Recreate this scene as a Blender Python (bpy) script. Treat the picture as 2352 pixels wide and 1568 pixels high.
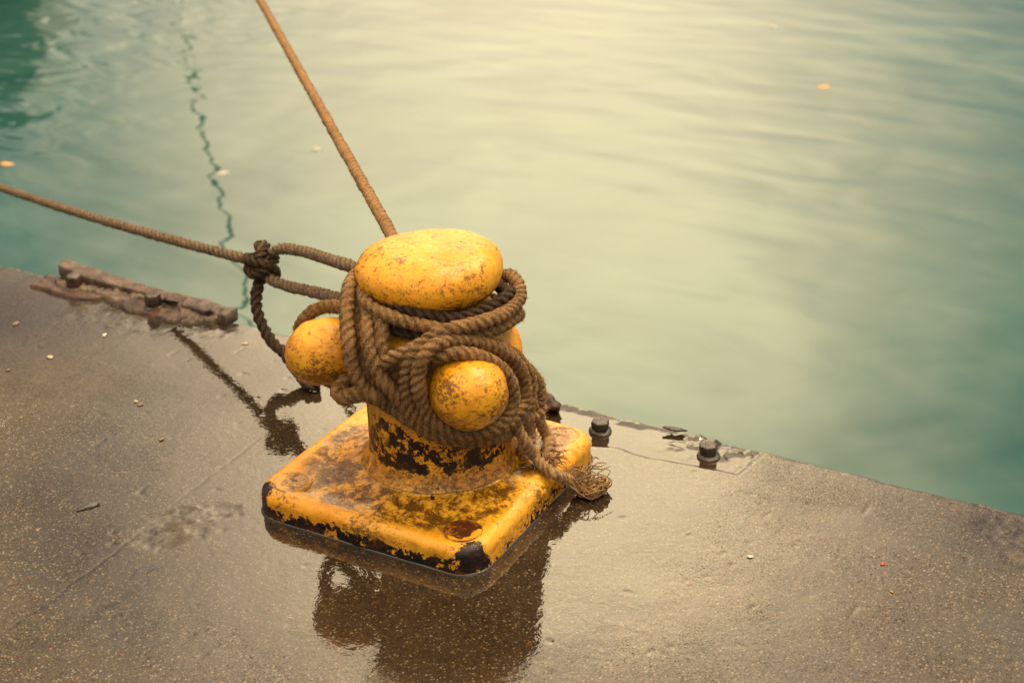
import bpy, bmesh, math, random
import numpy as np
from mathutils import Vector, Matrix

# ------------------------------------------------------------------ camera, sky, sun, exposure
for o in list(bpy.data.objects): bpy.data.objects.remove(o)
scene = bpy.context.scene
COL = scene.collection
R = math.radians

cam_d = bpy.data.cameras.new('camera'); cam = bpy.data.objects.new('camera', cam_d); COL.objects.link(cam)
scene.camera = cam
yaw, pitch, roll = -0.5248, 0.459, -0.0363
fw = Vector((math.sin(yaw)*math.cos(pitch), math.cos(yaw)*math.cos(pitch), -math.sin(pitch)))
rg = Vector((math.cos(yaw), -math.sin(yaw), 0)); up = rg.cross(fw)
r2 = rg*math.cos(roll) + up*math.sin(roll); u2 = -rg*math.sin(roll) + up*math.cos(roll)
M = Matrix((r2, u2, -fw)).transposed().to_4x4(); M.translation = Vector((1.444, -2.1547, 1.5821))
cam.matrix_world = M
cam_d.sensor_width = 36.0; cam_d.lens = 3525.4/2352*36
cam_d.clip_start = 0.05; cam_d.clip_end = 3000
cam_d.dof.use_dof = True; cam_d.dof.focus_distance = 2.78; cam_d.dof.aperture_fstop = 4.2

scene.view_settings.view_transform = 'Standard'; scene.view_settings.look = 'None'
scene.view_settings.exposure = 0.0; scene.view_settings.gamma = 1.0

SUN_EL, SUN_AZ = R(64), R(28)     # azimuth measured from +Y towards +X
world = bpy.data.worlds.new("World"); scene.world = world; world.use_nodes = True
def build_world():
    nt = world.node_tree; N = nt.nodes; L = nt.links; N.clear()
    out = N.new('ShaderNodeOutputWorld'); add = N.new('ShaderNodeAddShader')
    b1 = N.new('ShaderNodeBackground'); b2 = N.new('ShaderNodeBackground')
    sky = N.new('ShaderNodeTexSky'); sky.sky_type = 'NISHITA'; sky.sun_disc = False
    sky.sun_elevation = SUN_EL; sky.sun_rotation = SUN_AZ; sky.dust_density = 4
    L.new(sky.outputs[0], b1.inputs[0]); b1.inputs[1].default_value = 0.03
    # overcast cloud layer: brightest ahead over the harbour, dimmer to the sides
    tc = N.new('ShaderNodeTexCoord')
    sep = N.new('ShaderNodeSeparateXYZ'); L.new(tc.outputs['Generated'], sep.inputs[0])
    hz = N.new('ShaderNodeVectorMath'); hz.operation = 'MULTIPLY'; hz.inputs[1].default_value = (1, 1, 0)
    L.new(tc.outputs['Generated'], hz.inputs[0])
    nm = N.new('ShaderNodeVectorMath'); nm.operation = 'NORMALIZE'; L.new(hz.outputs[0], nm.inputs[0])
    dt = N.new('ShaderNodeVectorMath'); dt.operation = 'DOT_PRODUCT'; L.new(nm.outputs[0], dt.inputs[0])
    a = R(-29); dt.inputs[1].default_value = (math.sin(a), math.cos(a), 0)
    ac = N.new('ShaderNodeMath'); ac.operation = 'ARCCOSINE'; L.new(dt.outputs['Value'], ac.inputs[0])
    mr = N.new('ShaderNodeMapRange'); mr.interpolation_type = 'SMOOTHSTEP'
    L.new(ac.outputs[0], mr.inputs['Value'])
    mr.inputs['From Min'].default_value = R(1); mr.inputs['From Max'].default_value = R(25)
    mr.inputs['To Min'].default_value = 1.0; mr.inputs['To Max'].default_value = 0.06
    # towards the zenith the cloud is even again
    el = N.new('ShaderNodeMapRange'); el.interpolation_type = 'SMOOTHSTEP'; L.new(sep.outputs[2], el.inputs['Value'])
    el.inputs['From Min'].default_value = 0.53; el.inputs['From Max'].default_value = 0.70
    mx = N.new('ShaderNodeMix'); mx.data_type = 'FLOAT'
    L.new(el.outputs[0], mx.inputs[0]); L.new(mr.outputs[0], mx.inputs[2]); mx.inputs[3].default_value = 0.46
    nz = N.new('ShaderNodeTexNoise'); nz.inputs['Scale'].default_value = 2.2; nz.inputs['Detail'].default_value = 5
    L.new(tc.outputs['Generated'], nz.inputs['Vector'])
    nm2 = N.new('ShaderNodeMapRange'); L.new(nz.outputs['Fac'], nm2.inputs['Value'])
    nm2.inputs['From Min'].default_value = .3; nm2.inputs['From Max'].default_value = .7
    nm2.inputs['To Min'].default_value = .86; nm2.inputs['To Max'].default_value = 1.1
    hb = N.new('ShaderNodeMapRange'); L.new(sep.outputs[2], hb.inputs['Value']); hb.interpolation_type = 'SMOOTHSTEP'
    hb.inputs['From Min'].default_value = .12; hb.inputs['From Max'].default_value = .48; hb.inputs['To Min'].default_value = .45; hb.inputs['To Max'].default_value = 1.08
    mb = N.new('ShaderNodeMath'); mb.operation = 'MULTIPLY'; L.new(mx.outputs[0], mb.inputs[0]); L.new(hb.outputs[0], mb.inputs[1])
    ml = N.new('ShaderNodeMath'); ml.operation = 'MULTIPLY'; L.new(mb.outputs[0], ml.inputs[0]); L.new(nm2.outputs[0], ml.inputs[1])
    cr = N.new('ShaderNodeValToRGB'); L.new(ml.outputs[0], cr.inputs[0])
    cr.color_ramp.elements[0].position = 0.1; cr.color_ramp.elements[0].color = (.06, .062, .055, 1)
    cr.color_ramp.elements[1].position = 1.0; cr.color_ramp.elements[1].color = (1, .795, .465, 1)
    e = cr.color_ramp.elements.new(.6); e.color = (.55, .42, .26, 1)
    L.new(cr.outputs[0], b2.inputs[0]); b2.inputs[1].default_value = 5.0
    L.new(b1.outputs[0], add.inputs[0]); L.new(b2.outputs[0], add.inputs[1]); L.new(add.outputs[0], out.inputs[0])
build_world()
sd = bpy.data.lights.new('sun', 'SUN'); sd.energy = 2.1; sd.angle = R(24); sd.color = (1, .80, .48)
sun = bpy.data.objects.new('sun', sd); COL.objects.link(sun)
sdir = Vector((math.sin(SUN_AZ)*math.cos(SUN_EL), math.cos(SUN_AZ)*math.cos(SUN_EL), math.sin(SUN_EL)))
sun.rotation_euler = sdir.to_track_quat('Z', 'Y').to_euler()

# ------------------------------------------------------------------ helpers
PATHS = {"left_line": [[-0.6375, 0.3258, 0.2267], [-0.833, 0.408, 0.1862], [-1.0285, 0.4902, 0.147], [-1.224, 0.5724, 0.1091], [-1.4195, 0.6546, 0.0725], [-1.615, 0.7368, 0.0373], [-1.8105, 0.819, 0.0033], [-2.006, 0.9012, -0.0293], [-2.2015, 0.9834, -0.0606], [-3.14, 1.3779, -0.213], [-5.6425, 2.43, -0.4427], [-8.4578, 3.6135, -0.3099]], "eye": [[-0.6375, 0.3213, 0.2188], [-0.6296, 0.3367, 0.2377], [-0.5851, 0.3277, 0.2672], [-0.4522, 0.2511, 0.3142], [-0.3103, 0.1532, 0.36], [-0.177, 0.0605, 0.4012], [-0.1174, 0.0419, 0.4], [-0.0308, 0.1287, 0.4], [0.0663, 0.1266, 0.4], [0.1373, 0.0895, 0.405], [0.1626, 0.0522, 0.4169], [0.1529, -0.0079, 0.4124], [0.1222, -0.0664, 0.4123], [0.084, -0.0962, 0.4243], [0.0432, -0.1099, 0.4355], [-0.0079, -0.0955, 0.4348], [-0.0742, -0.0494, 0.4078], [-0.1694, 0.0317, 0.348], [-0.2445, 0.0875, 0.3137], [-0.3858, 0.1826, 0.2623], [-0.5338, 0.2742, 0.2116], [-0.6095, 0.3135, 0.1993], [-0.6399, 0.3255, 0.206]], "dangle": [[-0.634, 0.3295, 0.2184], [-0.6383, 0.3174, 0.1902], [-0.6315, 0.2858, 0.1506], [-0.6086, 0.2659, 0.1149], [-0.5759, 0.2525, 0.0809], [-0.5311, 0.2411, 0.0608], [-0.478, 0.2248, 0.0236], [-0.4426, 0.2075, 0.016], [-0.4232, 0.221, 0.014]], "upper_line": [[-0.0231, -0.0049, 0.4795], [-0.0936, 0.0695, 0.4742], [-0.5346, 0.5341, 0.4412], [-0.9755, 0.9988, 0.4081], [-1.4165, 1.4635, 0.3751], [-1.8574, 1.9281, 0.342], [-2.7393, 2.8574, 0.276], [-3.6212, 3.7868, 0.2099], [-5.385, 5.6454, 0.0777], [-7.1488, 7.5041, -0.0545], [-8.9126, 9.3627, -0.1867], [-11.5583, 12.1507, -0.385]], "W1": [[-0.039, 0.1412, 0.36], [-0.12, 0.0641, 0.4], [-0.1088, -0.0122, 0.4416], [-0.1044, -0.0452, 0.4435], [-0.0924, -0.0852, 0.4403], [-0.0801, -0.113, 0.4232], [-0.0624, -0.1433, 0.3991], [-0.0449, -0.1677, 0.3706], [-0.0361, -0.1738, 0.3369], [-0.0244, -0.1722, 0.3072], [-0.0121, -0.1701, 0.2871], [0.0052, -0.1647, 0.2739], [0.0186, -0.145, 0.2489], [0.0463, -0.1417, 0.2341], [0.0702, -0.133, 0.2144], [0.0936, -0.1229, 0.1975], [0.1194, -0.1038, 0.1828], [0.1487, -0.0685, 0.1693], [0.1674, -0.0263, 0.1598], [0.1631, 0.0346, 0.1415], [0.1549, 0.101, 0.19], [0.0804, 0.1598, 0.2], [-0.0361, 0.1551, 0.22]], "W2": [[-0.064, 0.1428, 0.37], [0.0389, 0.1684, 0.37], [0.1127, 0.1451, 0.4075], [0.1369, 0.1251, 0.4103], [0.1569, 0.1023, 0.4039], [0.1738, 0.0656, 0.4006], [0.1815, 0.0108, 0.4025], [0.1764, -0.0404, 0.4092], [0.1572, -0.0829, 0.412], [0.1368, -0.1142, 0.4134], [0.1144, -0.1349, 0.4027], [0.0971, -0.1522, 0.3881], [0.0828, -0.1616, 0.3646], [0.074, -0.165, 0.3358], [0.069, -0.1611, 0.3016], [0.0723, -0.1541, 0.2699], [0.0819, -0.1443, 0.2415], [0.0987, -0.1368, 0.2209], [0.1207, -0.1247, 0.2052], [0.1487, -0.1088, 0.199], [0.1793, -0.0839, 0.1964], [0.1997, -0.049, 0.1998], [0.2054, -0.0093, 0.2075], [0.2034, 0.0252, 0.2227], [0.203, 0.0309, 0.2551], [0.1976, 0.0214, 0.2882], [0.1902, -0.0014, 0.3217], [0.1792, -0.0326, 0.3516], [0.1649, -0.0659, 0.3731], [0.1491, -0.1002, 0.3898], [0.137, -0.1321, 0.398], [0.1244, -0.1558, 0.3944], [0.1142, -0.1685, 0.3793], [0.1052, -0.1709, 0.3526], [0.1035, -0.1719, 0.3196], [0.1045, -0.1653, 0.2854], [0.1138, -0.1592, 0.258], [0.1325, -0.1529, 0.2386], [0.1551, -0.1381, 0.2244], [0.181, -0.1151, 0.2166], [0.2048, -0.0875, 0.2182], [0.2177, -0.0611, 0.2315], [0.2211, -0.0469, 0.2573], [0.2198, -0.0478, 0.2892], [0.2106, -0.0598, 0.3206], [0.1969, -0.0808, 0.3488], [0.1761, -0.1063, 0.3691], [0.1527, -0.1277, 0.3772], [0.1315, -0.1416, 0.3743], [0.1077, -0.1333, 0.3523], [0.0952, -0.0997, 0.27]], "W3": [[0.0389, 0.1684, 0.36], [-0.1059, 0.0973, 0.39], [-0.115, -0.0163, 0.41], [-0.0666, -0.0803, 0.4337], [-0.0366, -0.1144, 0.4323], [-0.0079, -0.1254, 0.4262], [0.0288, -0.1313, 0.4231], [0.0586, -0.1237, 0.4154], [0.0937, -0.109, 0.4068], [0.122, -0.0916, 0.3945], [0.1465, -0.0672, 0.3852], [0.1651, -0.0358, 0.3812], [0.1753, 0.0068, 0.3778], [0.1709, 0.0636, 0.3717], [0.1342, 0.1233, 0.345], [0.0389, 0.1684, 0.34], [-0.0612, 0.1386, 0.34]], "W4": [[-0.0839, 0.0639, 0.4], [-0.0902, -0.0359, 0.4], [-0.0561, -0.0913, 0.4188], [-0.0295, -0.1217, 0.4131], [-0.0123, -0.1522, 0.3991], [0.0009, -0.1699, 0.3766], [0.0129, -0.1776, 0.3518], [0.0264, -0.1783, 0.3265], [0.0421, -0.174, 0.304], [0.0533, -0.163, 0.2795], [0.0618, -0.1515, 0.2538], [0.0739, -0.1411, 0.2293], [0.0932, -0.1333, 0.2102], [0.1159, -0.122, 0.1946], [0.1447, -0.103, 0.188]], "W5": [[-0.0957, -0.0276, 0.4], [-0.0767, -0.0749, 0.4151], [-0.0655, -0.1034, 0.398], [-0.0503, -0.1293, 0.3715], [-0.0363, -0.1441, 0.3425], [-0.0239, -0.1539, 0.3206], [-0.0102, -0.1509, 0.293], [0.0057, -0.1464, 0.27], [0.0273, -0.1382, 0.2513]], "W6": [[-0.0218, -0.1166, 0.422], [-0.0021, -0.1276, 0.4165], [0.0133, -0.1415, 0.3997], [0.0197, -0.1552, 0.374], [0.0251, -0.154, 0.3508], [0.032, -0.1471, 0.3347], [0.0378, -0.1433, 0.3101], [0.0401, -0.1418, 0.2856], [0.0538, -0.1347, 0.2559]], "W7": [[0.0138, -0.1381, 0.3095], [0.0217, -0.1658, 0.3388], [0.0315, -0.1713, 0.3519], [0.049, -0.1694, 0.3643], [0.0729, -0.1585, 0.3763], [0.085, -0.1338, 0.3807], [0.1005, -0.1141, 0.387]], "W8": [[0.0236, -0.1437, 0.3216], [0.037, -0.1429, 0.3024], [0.0473, -0.1415, 0.2822], [0.064, -0.1349, 0.2535]], "W9": [[-0.1174, 0.0419, 0.34], [-0.1089, -0.0601, 0.3752], [-0.1325, -0.0637, 0.3809], [-0.1674, -0.0627, 0.3754], [-0.1999, -0.0661, 0.3594], [-0.223, -0.0693, 0.3323], [-0.2449, -0.0537, 0.2763], [-0.222, -0.0507, 0.2231], [-0.1523, -0.0767, 0.2228], [-0.0902, -0.1196, 0.2456]], "W10": [[0.0258, -0.1033, 0.2], [-0.0856, -0.1226, 0.271], [-0.0876, -0.1419, 0.2642], [-0.0891, -0.1548, 0.2564], [-0.0738, -0.1568, 0.25], [-0.0509, -0.1536, 0.2594], [-0.025, -0.1487, 0.2639], [-0.0032, -0.1463, 0.2588]], "W11": [[0.1668, -0.0407, 0.3586], [0.1808, -0.0016, 0.3343], [0.1896, 0.0341, 0.2979], [0.1963, 0.0564, 0.259], [0.1997, 0.0586, 0.2259], [0.1998, 0.0468, 0.2037], [0.1979, 0.0216, 0.1902], [0.1874, 0.0027, 0.1742]], "T0": [[0.1749, 0.0902, 0.2459], [0.1742, 0.1137, 0.2193], [0.1775, 0.1278, 0.19], [0.178, 0.1282, 0.169], [0.1748, 0.1141, 0.1594], [0.1712, 0.0878, 0.1689], [0.1736, 0.0654, 0.1857]], "T1": [[0.1639, 0.0471, 0.1764], [0.1766, 0.0316, 0.1736], [0.1839, 0.0363, 0.1426], [0.1959, 0.0382, 0.1195], [0.1993, 0.0653, 0.078], [0.2266, 0.0502, 0.072], [0.2573, 0.0387, 0.068], [0.2681, 0.0643, 0.045], [0.2775, 0.0881, 0.025], [0.2946, 0.0977, 0.02]], "T2": [[0.1735, 0.0773, 0.1748], [0.1731, 0.113, 0.1599], [0.1783, 0.1283, 0.1394], [0.1779, 0.1281, 0.1225], [0.1779, 0.14, 0.0964], [0.181, 0.154, 0.0669], [0.2156, 0.0976, 0.085], [0.2191, 0.0803, 0.078], [0.2315, 0.0827, 0.07]], "T3": [[0.1651, 0.0718, 0.1644], [0.165, 0.0957, 0.1356], [0.1667, 0.1088, 0.1068], [0.1714, 0.0993, 0.09], [0.1781, 0.0686, 0.085], [0.1646, 0.0728, 0.085]], "T4": [[0.1811, 0.0943, 0.1821], [0.1805, 0.07, 0.1801], [0.174, 0.0657, 0.1641], [0.1762, 0.0911, 0.1463], [0.1811, 0.1182, 0.1451], [0.1758, 0.1386, 0.1478], [0.1656, 0.132, 0.16]]}
GR = {"recess": [[0.2, 0.263], [0.265, 0.283], [0.34, 0.275], [0.432, 0.287], [0.529, 0.294], [0.537, 0.355], [0.542, 0.39]], "seam": [[-0.415, -0.008], [-0.409, -0.187], [-0.409, -0.295], [-0.402, -0.375], [-0.398, -0.466], [-0.395, -0.529], [-0.399, -0.576], [-0.391, -0.65], [-0.398, -0.685], [-0.397, -0.752]], "broken": [[-0.28, -0.225], [-0.256, -0.265], [-0.289, -0.294], [-0.29, -0.332], [-0.279, -0.364], [-0.308, -0.433], [-0.346, -0.434], [-0.376, -0.437], [-0.421, -0.422], [-0.407, -0.365], [-0.405, -0.3], [-0.345, -0.244]], "trough": [[-0.28, -0.54], [-0.298, -0.576], [-0.328, -0.618], [-0.317, -0.666], [-0.312, -0.699], [-0.347, -0.752], [-0.319, -0.773], [-0.304, -0.758], [-0.285, -0.696], [-0.29, -0.626], [-0.288, -0.587]], "chip2": [[-0.292, -0.46], [-0.318, -0.485], [-0.309, -0.503], [-0.285, -0.477]], "bolts_r": [[0.206, 0.336], [0.446, 0.341]], "plateL": [[-1.433, 0.357], [-1.439, 0.433], [-1.394, 0.492], [-1.311, 0.471], [-1.233, 0.476], [-1.188, 0.404], [-1.225, 0.357], [-1.274, 0.344], [-1.358, 0.35]], "plateR": [[-1.173, 0.366], [-1.147, 0.398], [-1.116, 0.459], [-1.033, 0.477], [-0.938, 0.404], [-0.939, 0.366], [-0.949, 0.338], [-1.019, 0.347], [-1.088, 0.348]], "boltsL": [[-1.312, 0.393], [-1.048, 0.391]], "rail": [[-1.412, 0.501], [-0.822, 0.417]], "rail0": [[-1.379, 0.482], [-0.854, 0.434]], "chunk": [[0.066, 0.352], [0.086, 0.393]], "edge": [[-1.622, 0.436], [1.053, 0.401]], "corner": [[-0.305, -0.841], [1.164, -0.098], [0.442, -0.463]], "deb": [[-1.095, 0.081], [-1.136, -0.011], [-0.891, -0.16], [-0.762, 0.002], [-0.743, -0.006], [-0.587, -0.45], [-0.582, -0.475], [0.652, 0.038], [0.87, 0.121], [0.908, 0.047], [0.921, 0.266], [0.363, -0.139], [0.544, -0.116], [-0.599, -0.105], [-0.408, -0.523], [-0.251, -0.271], [-1.059, 0.225], [-0.724, 0.333], [-1.303, 0.177], [-1.081, 0.35]], "wdeb": [[-3.586, 3.612], [-3.348, 4.116], [-1.995, 7.363], [-1.255, 6.226], [-4.736, 3.246], [-4.3, 6.331], [-0.24, 2.338]]}
rng = np.random.default_rng(7); random.seed(7)
WATER_Z = -1.1

def _h(ix, iy, iz, seed):
    n = (ix*374761393 + iy*668265263 + iz*2147483647 + seed*974634777) & 0xffffffff
    n = ((n ^ (n >> 13))*1274126177) & 0xffffffff
    return ((n ^ (n >> 16)) & 0xffff)/65535.0
def vnoise(P, scale, seed=0):
    P = np.asarray(P, float)*scale; I = np.floor(P).astype(np.int64); F = P-I; F = F*F*(3-2*F)
    s = 0
    for dx in (0, 1):
        for dy in (0, 1):
            for dz in (0, 1):
                w = (F[..., 0] if dx else 1-F[..., 0])*(F[..., 1] if dy else 1-F[..., 1])*(F[..., 2] if dz else 1-F[..., 2])
                s = s + w*_h(I[..., 0]+dx, I[..., 1]+dy, I[..., 2]+dz, seed)
    return s*2-1
def fbm(P, scale, octv=4, seed=0, gain=.5):
    s = 0; a = 1; t = 0
    for i in range(octv):
        s = s + a*vnoise(P, scale*2.03**i, seed+i*17); t += a; a *= gain
    return s/t
def sstep(x, a, b):
    t = np.clip((x-a)/(b-a), 0, 1); return t*t*(3-2*t)

def mesh_obj(name, V, Fc, mat=None, parent=None, smooth=True, attrs=None, uv=None):
    me = bpy.data.meshes.new(name); me.from_pydata(np.asarray(V).tolist(), [], Fc if isinstance(Fc, list) else Fc.tolist())
    if smooth: me.polygons.foreach_set('use_smooth', [True]*len(me.polygons))
    if attrs:
        for k, v in attrs.items():
            a = me.attributes.new(k, 'FLOAT', 'POINT'); a.data.foreach_set('value', np.asarray(v, np.float32))
    if uv is not None:
        ul = me.uv_layers.new(name='UVMap'); li = np.empty(len(me.loops), np.int32); me.loops.foreach_get('vertex_index', li)
        ul.data.foreach_set('uv', np.asarray(uv, np.float32)[li].ravel())
    me.update()
    o = bpy.data.objects.new(name, me); COL.objects.link(o)
    if mat: me.materials.append(mat)
    if parent: o.parent = parent
    return o
def tag(o, label, cat, group=None):
    o['label'] = label; o['category'] = cat
    if group: o['group'] = group
    return o
def thing(name, label, cat, group=None, loc=(0, 0, 0)):
    o = bpy.data.objects.new(name, None); COL.objects.link(o); o.location = loc; o.empty_display_size = .05
    return tag(o, label, cat, group)
def grid_faces(n, m, wrap_m=False, wrap_n=False):
    i = np.arange(n if wrap_n else n-1); j = np.arange(m if wrap_m else m-1)
    I, J = np.meshgrid(i, j, indexing='ij'); I = I.ravel(); J = J.ravel()
    I2 = (I+1) % n; J2 = (J+1) % m
    return np.stack([I*m+J, I*m+J2, I2*m+J2, I2*m+J], 1)
def poly_dist(P, poly, closed=False):
    """distance of 2D points to a polyline"""
    d = np.full(len(P), 1e9); n = len(poly)
    for i in range(n if closed else n-1):
        a = np.array(poly[i]); b = np.array(poly[(i+1) % n]); ab = b-a
        t = np.clip(((P-a)@ab)/(ab@ab), 0, 1)
        d = np.minimum(d, np.linalg.norm(P-a-t[:, None]*ab, axis=1))
    return d
def poly_in(P, poly):
    c = np.zeros(len(P), bool); n = len(poly)
    for i in range(n):
        x1, y1 = poly[i]; x2, y2 = poly[(i+1) % n]
        if y1 == y2: continue
        cond = ((y1 > P[:, 1]) != (y2 > P[:, 1])) & (P[:, 0] < (x2-x1)*(P[:, 1]-y1)/(y2-y1)+x1)
        c ^= cond
    return c
def poly_sd(P, poly):
    d = poly_dist(P, poly, True); return np.where(poly_in(P, poly), -d, d)

# ------------------------------------------------------------------ materials
class NT:
    def __init__(s, name):
        s.m = bpy.data.materials.new(name); s.m.use_nodes = True; s.t = s.m.node_tree
        s.b = s.t.nodes['Principled BSDF']; s.tc = s.n('ShaderNodeTexCoord')
    def n(s, ty, **k):
        x = s.t.nodes.new(ty)
        for a, v in k.items(): setattr(x, a, v)
        return x
    def l(s, a, b): s.t.links.new(a, b)
    def noise(s, scale, detail=4, rough=.55, dist=0, vec=None, out='Fac'):
        x = s.n('ShaderNodeTexNoise'); x.inputs['Scale'].default_value = scale; x.inputs['Detail'].default_value = detail
        x.inputs['Roughness'].default_value = rough; x.inputs['Distortion'].default_value = dist
        s.l(vec or s.tc.outputs['Object'], x.inputs['Vector']); return x.outputs[out]
    def map(s, v, a, b, c=0., d=1., smooth=False):
        x = s.n('ShaderNodeMapRange')
        if smooth: x.interpolation_type = 'SMOOTHSTEP'
        for i, q in enumerate((v, a, b, c, d)):
            if hasattr(q, 'is_linked'): s.l(q, x.inputs[i])
            else: x.inputs[i].default_value = q
        return x.outputs[0]
    def math(s, op, a, b=0.):
        x = s.n('ShaderNodeMath', operation=op)
        for i, q in enumerate((a, b)):
            if hasattr(q, 'is_linked'): s.l(q, x.inputs[i])
            else: x.inputs[i].default_value = q
        return x.outputs[0]
    def mix(s, f, a, b, blend='MIX'):
        x = s.n('ShaderNodeMix'); x.data_type = 'RGBA'; x.blend_type = blend
        for i, q in ((0, f), (6, a), (7, b)):
            if hasattr(q, 'is_linked'): s.l(q, x.inputs[i])
            elif i == 0: x.inputs[0].default_value = q
            else: x.inputs[i].default_value = (*q, 1)
        return x.outputs[2]
    def attr(s, name):
        x = s.n('ShaderNodeAttribute'); x.attribute_name = name; return x.outputs['Fac']
    def vor(s, scale, feature='F1', rand=1, vec=None):
        x = s.n('ShaderNodeTexVoronoi'); x.feature = feature; x.inputs['Scale'].default_value = scale
        x.inputs['Randomness'].default_value = rand; s.l(vec or s.tc.outputs['Object'], x.inputs['Vector']); return x
    def set(s, **k):
        for a, v in k.items():
            i = s.b.inputs[a.replace('_', ' ')]
            if hasattr(v, 'is_linked'): s.l(v, i)
            else: i.default_value = (*v, 1) if isinstance(v, tuple) and len(v) == 3 else v
        return s
    def bump(s, h, dist, strength=1., normal=None):
        x = s.n('ShaderNodeBump'); x.inputs['Distance'].default_value = dist; x.inputs['Strength'].default_value = strength
        s.l(h, x.inputs['Height'])
        if normal: s.l(normal, x.inputs['Normal'])
        return x.outputs[0]
    def scaled(s, v):
        x = s.n('ShaderNodeMapping'); x.inputs['Scale'].default_value = v; s.l(s.tc.outputs['Object'], x.inputs[0]); return x.outputs[0]

def mat_concrete():
    m = NT('wet concrete')
    wet = m.attr('wet'); rub = m.attr('rubble')
    big = m.noise(2.3, 5, .6); mid = m.noise(11, 6, .65); fine = m.noise(90, 4, .6)
    stn = m.map(m.noise(3.4, 7, .68, .5), .50, .62, 0, .5)
    base = m.mix(m.map(big, .35, .68), (.050, .035, .022), (.155, .115, .072))
    base = m.mix(m.map(mid, .38, .66, 0, .6), base, (.050, .036, .024))
    base = m.mix(stn, base, (.040, .030, .022))
    # exposed aggregate
    v = m.vor(185); cell = m.n('ShaderNodeSeparateColor'); m.l(v.outputs['Color'], cell.inputs[0])
    inside = m.map(m.math('ADD', v.outputs['Distance'], m.math('MULTIPLY', m.math('SUBTRACT', 1, cell.outputs[1]), .25)), .38, .50, 1, 0)
    cr = m.n('ShaderNodeValToRGB'); m.l(cell.outputs[0], cr.inputs[0]); cr.color_ramp.interpolation = 'CONSTANT'
    E = cr.color_ramp.elements; E[0].position = 0; E[0].color = (.30, .235, .145, 1); E[1].position = .15; E[1].color = (.23, .18, .11, 1)
    for p, c in ((.40, (.11, .085, .055)), (.58, (.040, .036, .034)), (.70, (.014, .018, .028)), (.93, (.16, .10, .05)), (.965, (.40, .33, .22)), (.991, (.45, .07, .02))):
        e = E.new(p); e.color = (*c, 1)
    agg = m.math('MULTIPLY', inside, m.map(m.noise(5, 3), .3, .62, .75, 1))
    agg = m.math('MULTIPLY', m.math('MULTIPLY', agg, m.attr('agg')), .8)
    gv = m.vor(420); gc = m.n('ShaderNodeSeparateColor'); m.l(gv.outputs['Color'], gc.inputs[0])
    base = m.mix(m.math('MULTIPLY', m.attr('agg'), m.map(gc.outputs[0], .35, .9, 0, .6)), base, m.mix(gc.outputs[1], (.020, .016, .014), (.22, .17, .105)))
    base = m.mix(m.map(fine, .35, .65, 0, .55), base, (.040, .029, .02))
    base = m.mix(rub, base, m.mix(m.map(mid, .4, .6), (.085, .064, .044), (.028, .021, .015)))
    base = m.mix(m.math('MULTIPLY', m.attr('crack'), .8), base, (.018, .016, .015))
    dark = m.mix(1, base, (.44, .38, .33), 'MULTIPLY'); base = m.mix(wet, base, dark)
    stc = m.mix(wet, cr.outputs[0], m.mix(1, cr.outputs[0], (.62, .56, .50), 'MULTIPLY'))
    base = m.mix(m.math('MULTIPLY', agg, m.math('SUBTRACT', 1, rub)), base, stc)
    rough0 = m.map(m.math('ADD', mid, m.math('MULTIPLY', fine, .4)), .5, .95, .27, .50)
    rough = m.n('ShaderNodeMix'); m.l(wet, rough.inputs[0]); m.l(rough0, rough.inputs[2]); rough.inputs[3].default_value = .012
    gm = m.math('MULTIPLY', m.map(gc.outputs[2], .52, .60), m.map(wet, .88, .97, 1, .32))
    v3 = m.vor(230); g3 = m.n('ShaderNodeSeparateColor'); m.l(v3.outputs['Color'], g3.inputs[0])
    gm = m.math('ADD', m.math('MULTIPLY', gm, .6), m.math('MULTIPLY', m.math('MULTIPLY', m.map(g3.outputs[1], .72, .76), m.map(v3.outputs['Distance'], .35, .5, 1, 0)), m.map(wet, .88, .97, .9, .25)))
    gm = m.math('MULTIPLY', gm, m.map(m.noise(6, 6, .7), .35, .6, .25, 1))
    iorv = m.math('SUBTRACT', m.map(wet, 0, .8, 1.44, 1.84), m.math('MULTIPLY', gm, .42))
    ro = m.math('MAXIMUM', rough.outputs[0], m.math('MULTIPLY', rub, .85))
    m.set(Base_Color=base, Roughness=ro, IOR=iorv)
    rip = m.noise(24, 3, .6, .8); rip2 = m.noise(85, 2, .6)
    stone = m.math('MULTIPLY', m.math('SUBTRACT', 1, wet), m.math('ADD', fine, m.math('MULTIPLY', inside, .3)))
    n1 = m.bump(rip, .0030, .13); n1 = m.bump(rip2, .0008, .16, n1); n1 = m.bump(stone, .0008, .5, n1)
    m.set(Normal=n1); return m.m
def mat_water():
    m = NT('harbour water')
    w1 = m.noise(.9, 2, .5, .4, m.scaled((1, .9, 1))); w2 = m.noise(4.2, 2, .45, .2, m.scaled((.8, 1.3, 1))); w3 = m.noise(12, 2, .5)
    sx = m.n('ShaderNodeSeparateXYZ'); m.l(m.tc.outputs['Object'], sx.inputs[0])
    lv = m.map(m.math('ADD', sx.outputs[0], m.math('MULTIPLY', sx.outputs[1], .1)), -3.2, -6.5, 0, 1, True)
    w4 = m.math('MULTIPLY', m.noise(3.0, 2, .5, .6, m.scaled((.8, 1.5, 1))), m.math('MULTIPLY', lv, 1.6))
    w5 = m.noise(2.1, 1, .4, .2, m.scaled((.8, 1.5, 1)))
    h = m.math('ADD', m.math('ADD', m.math('MULTIPLY', w1, .8), m.math('MULTIPLY', w2, .10)), m.math('MULTIPLY', w5, .66)); h = m.math('ADD', m.math('ADD', h, w4), m.math('MULTIPLY', w3, .004))
    murk = m.noise(.55, 4, .6, .8)
    m.set(Base_Color=m.mix(m.map(murk, .35, .65), (.012, .068, .060), (.038, .108, .088)), Roughness=.02, IOR=1.54, Normal=m.bump(h, .05, .42))
    return m.m
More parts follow.
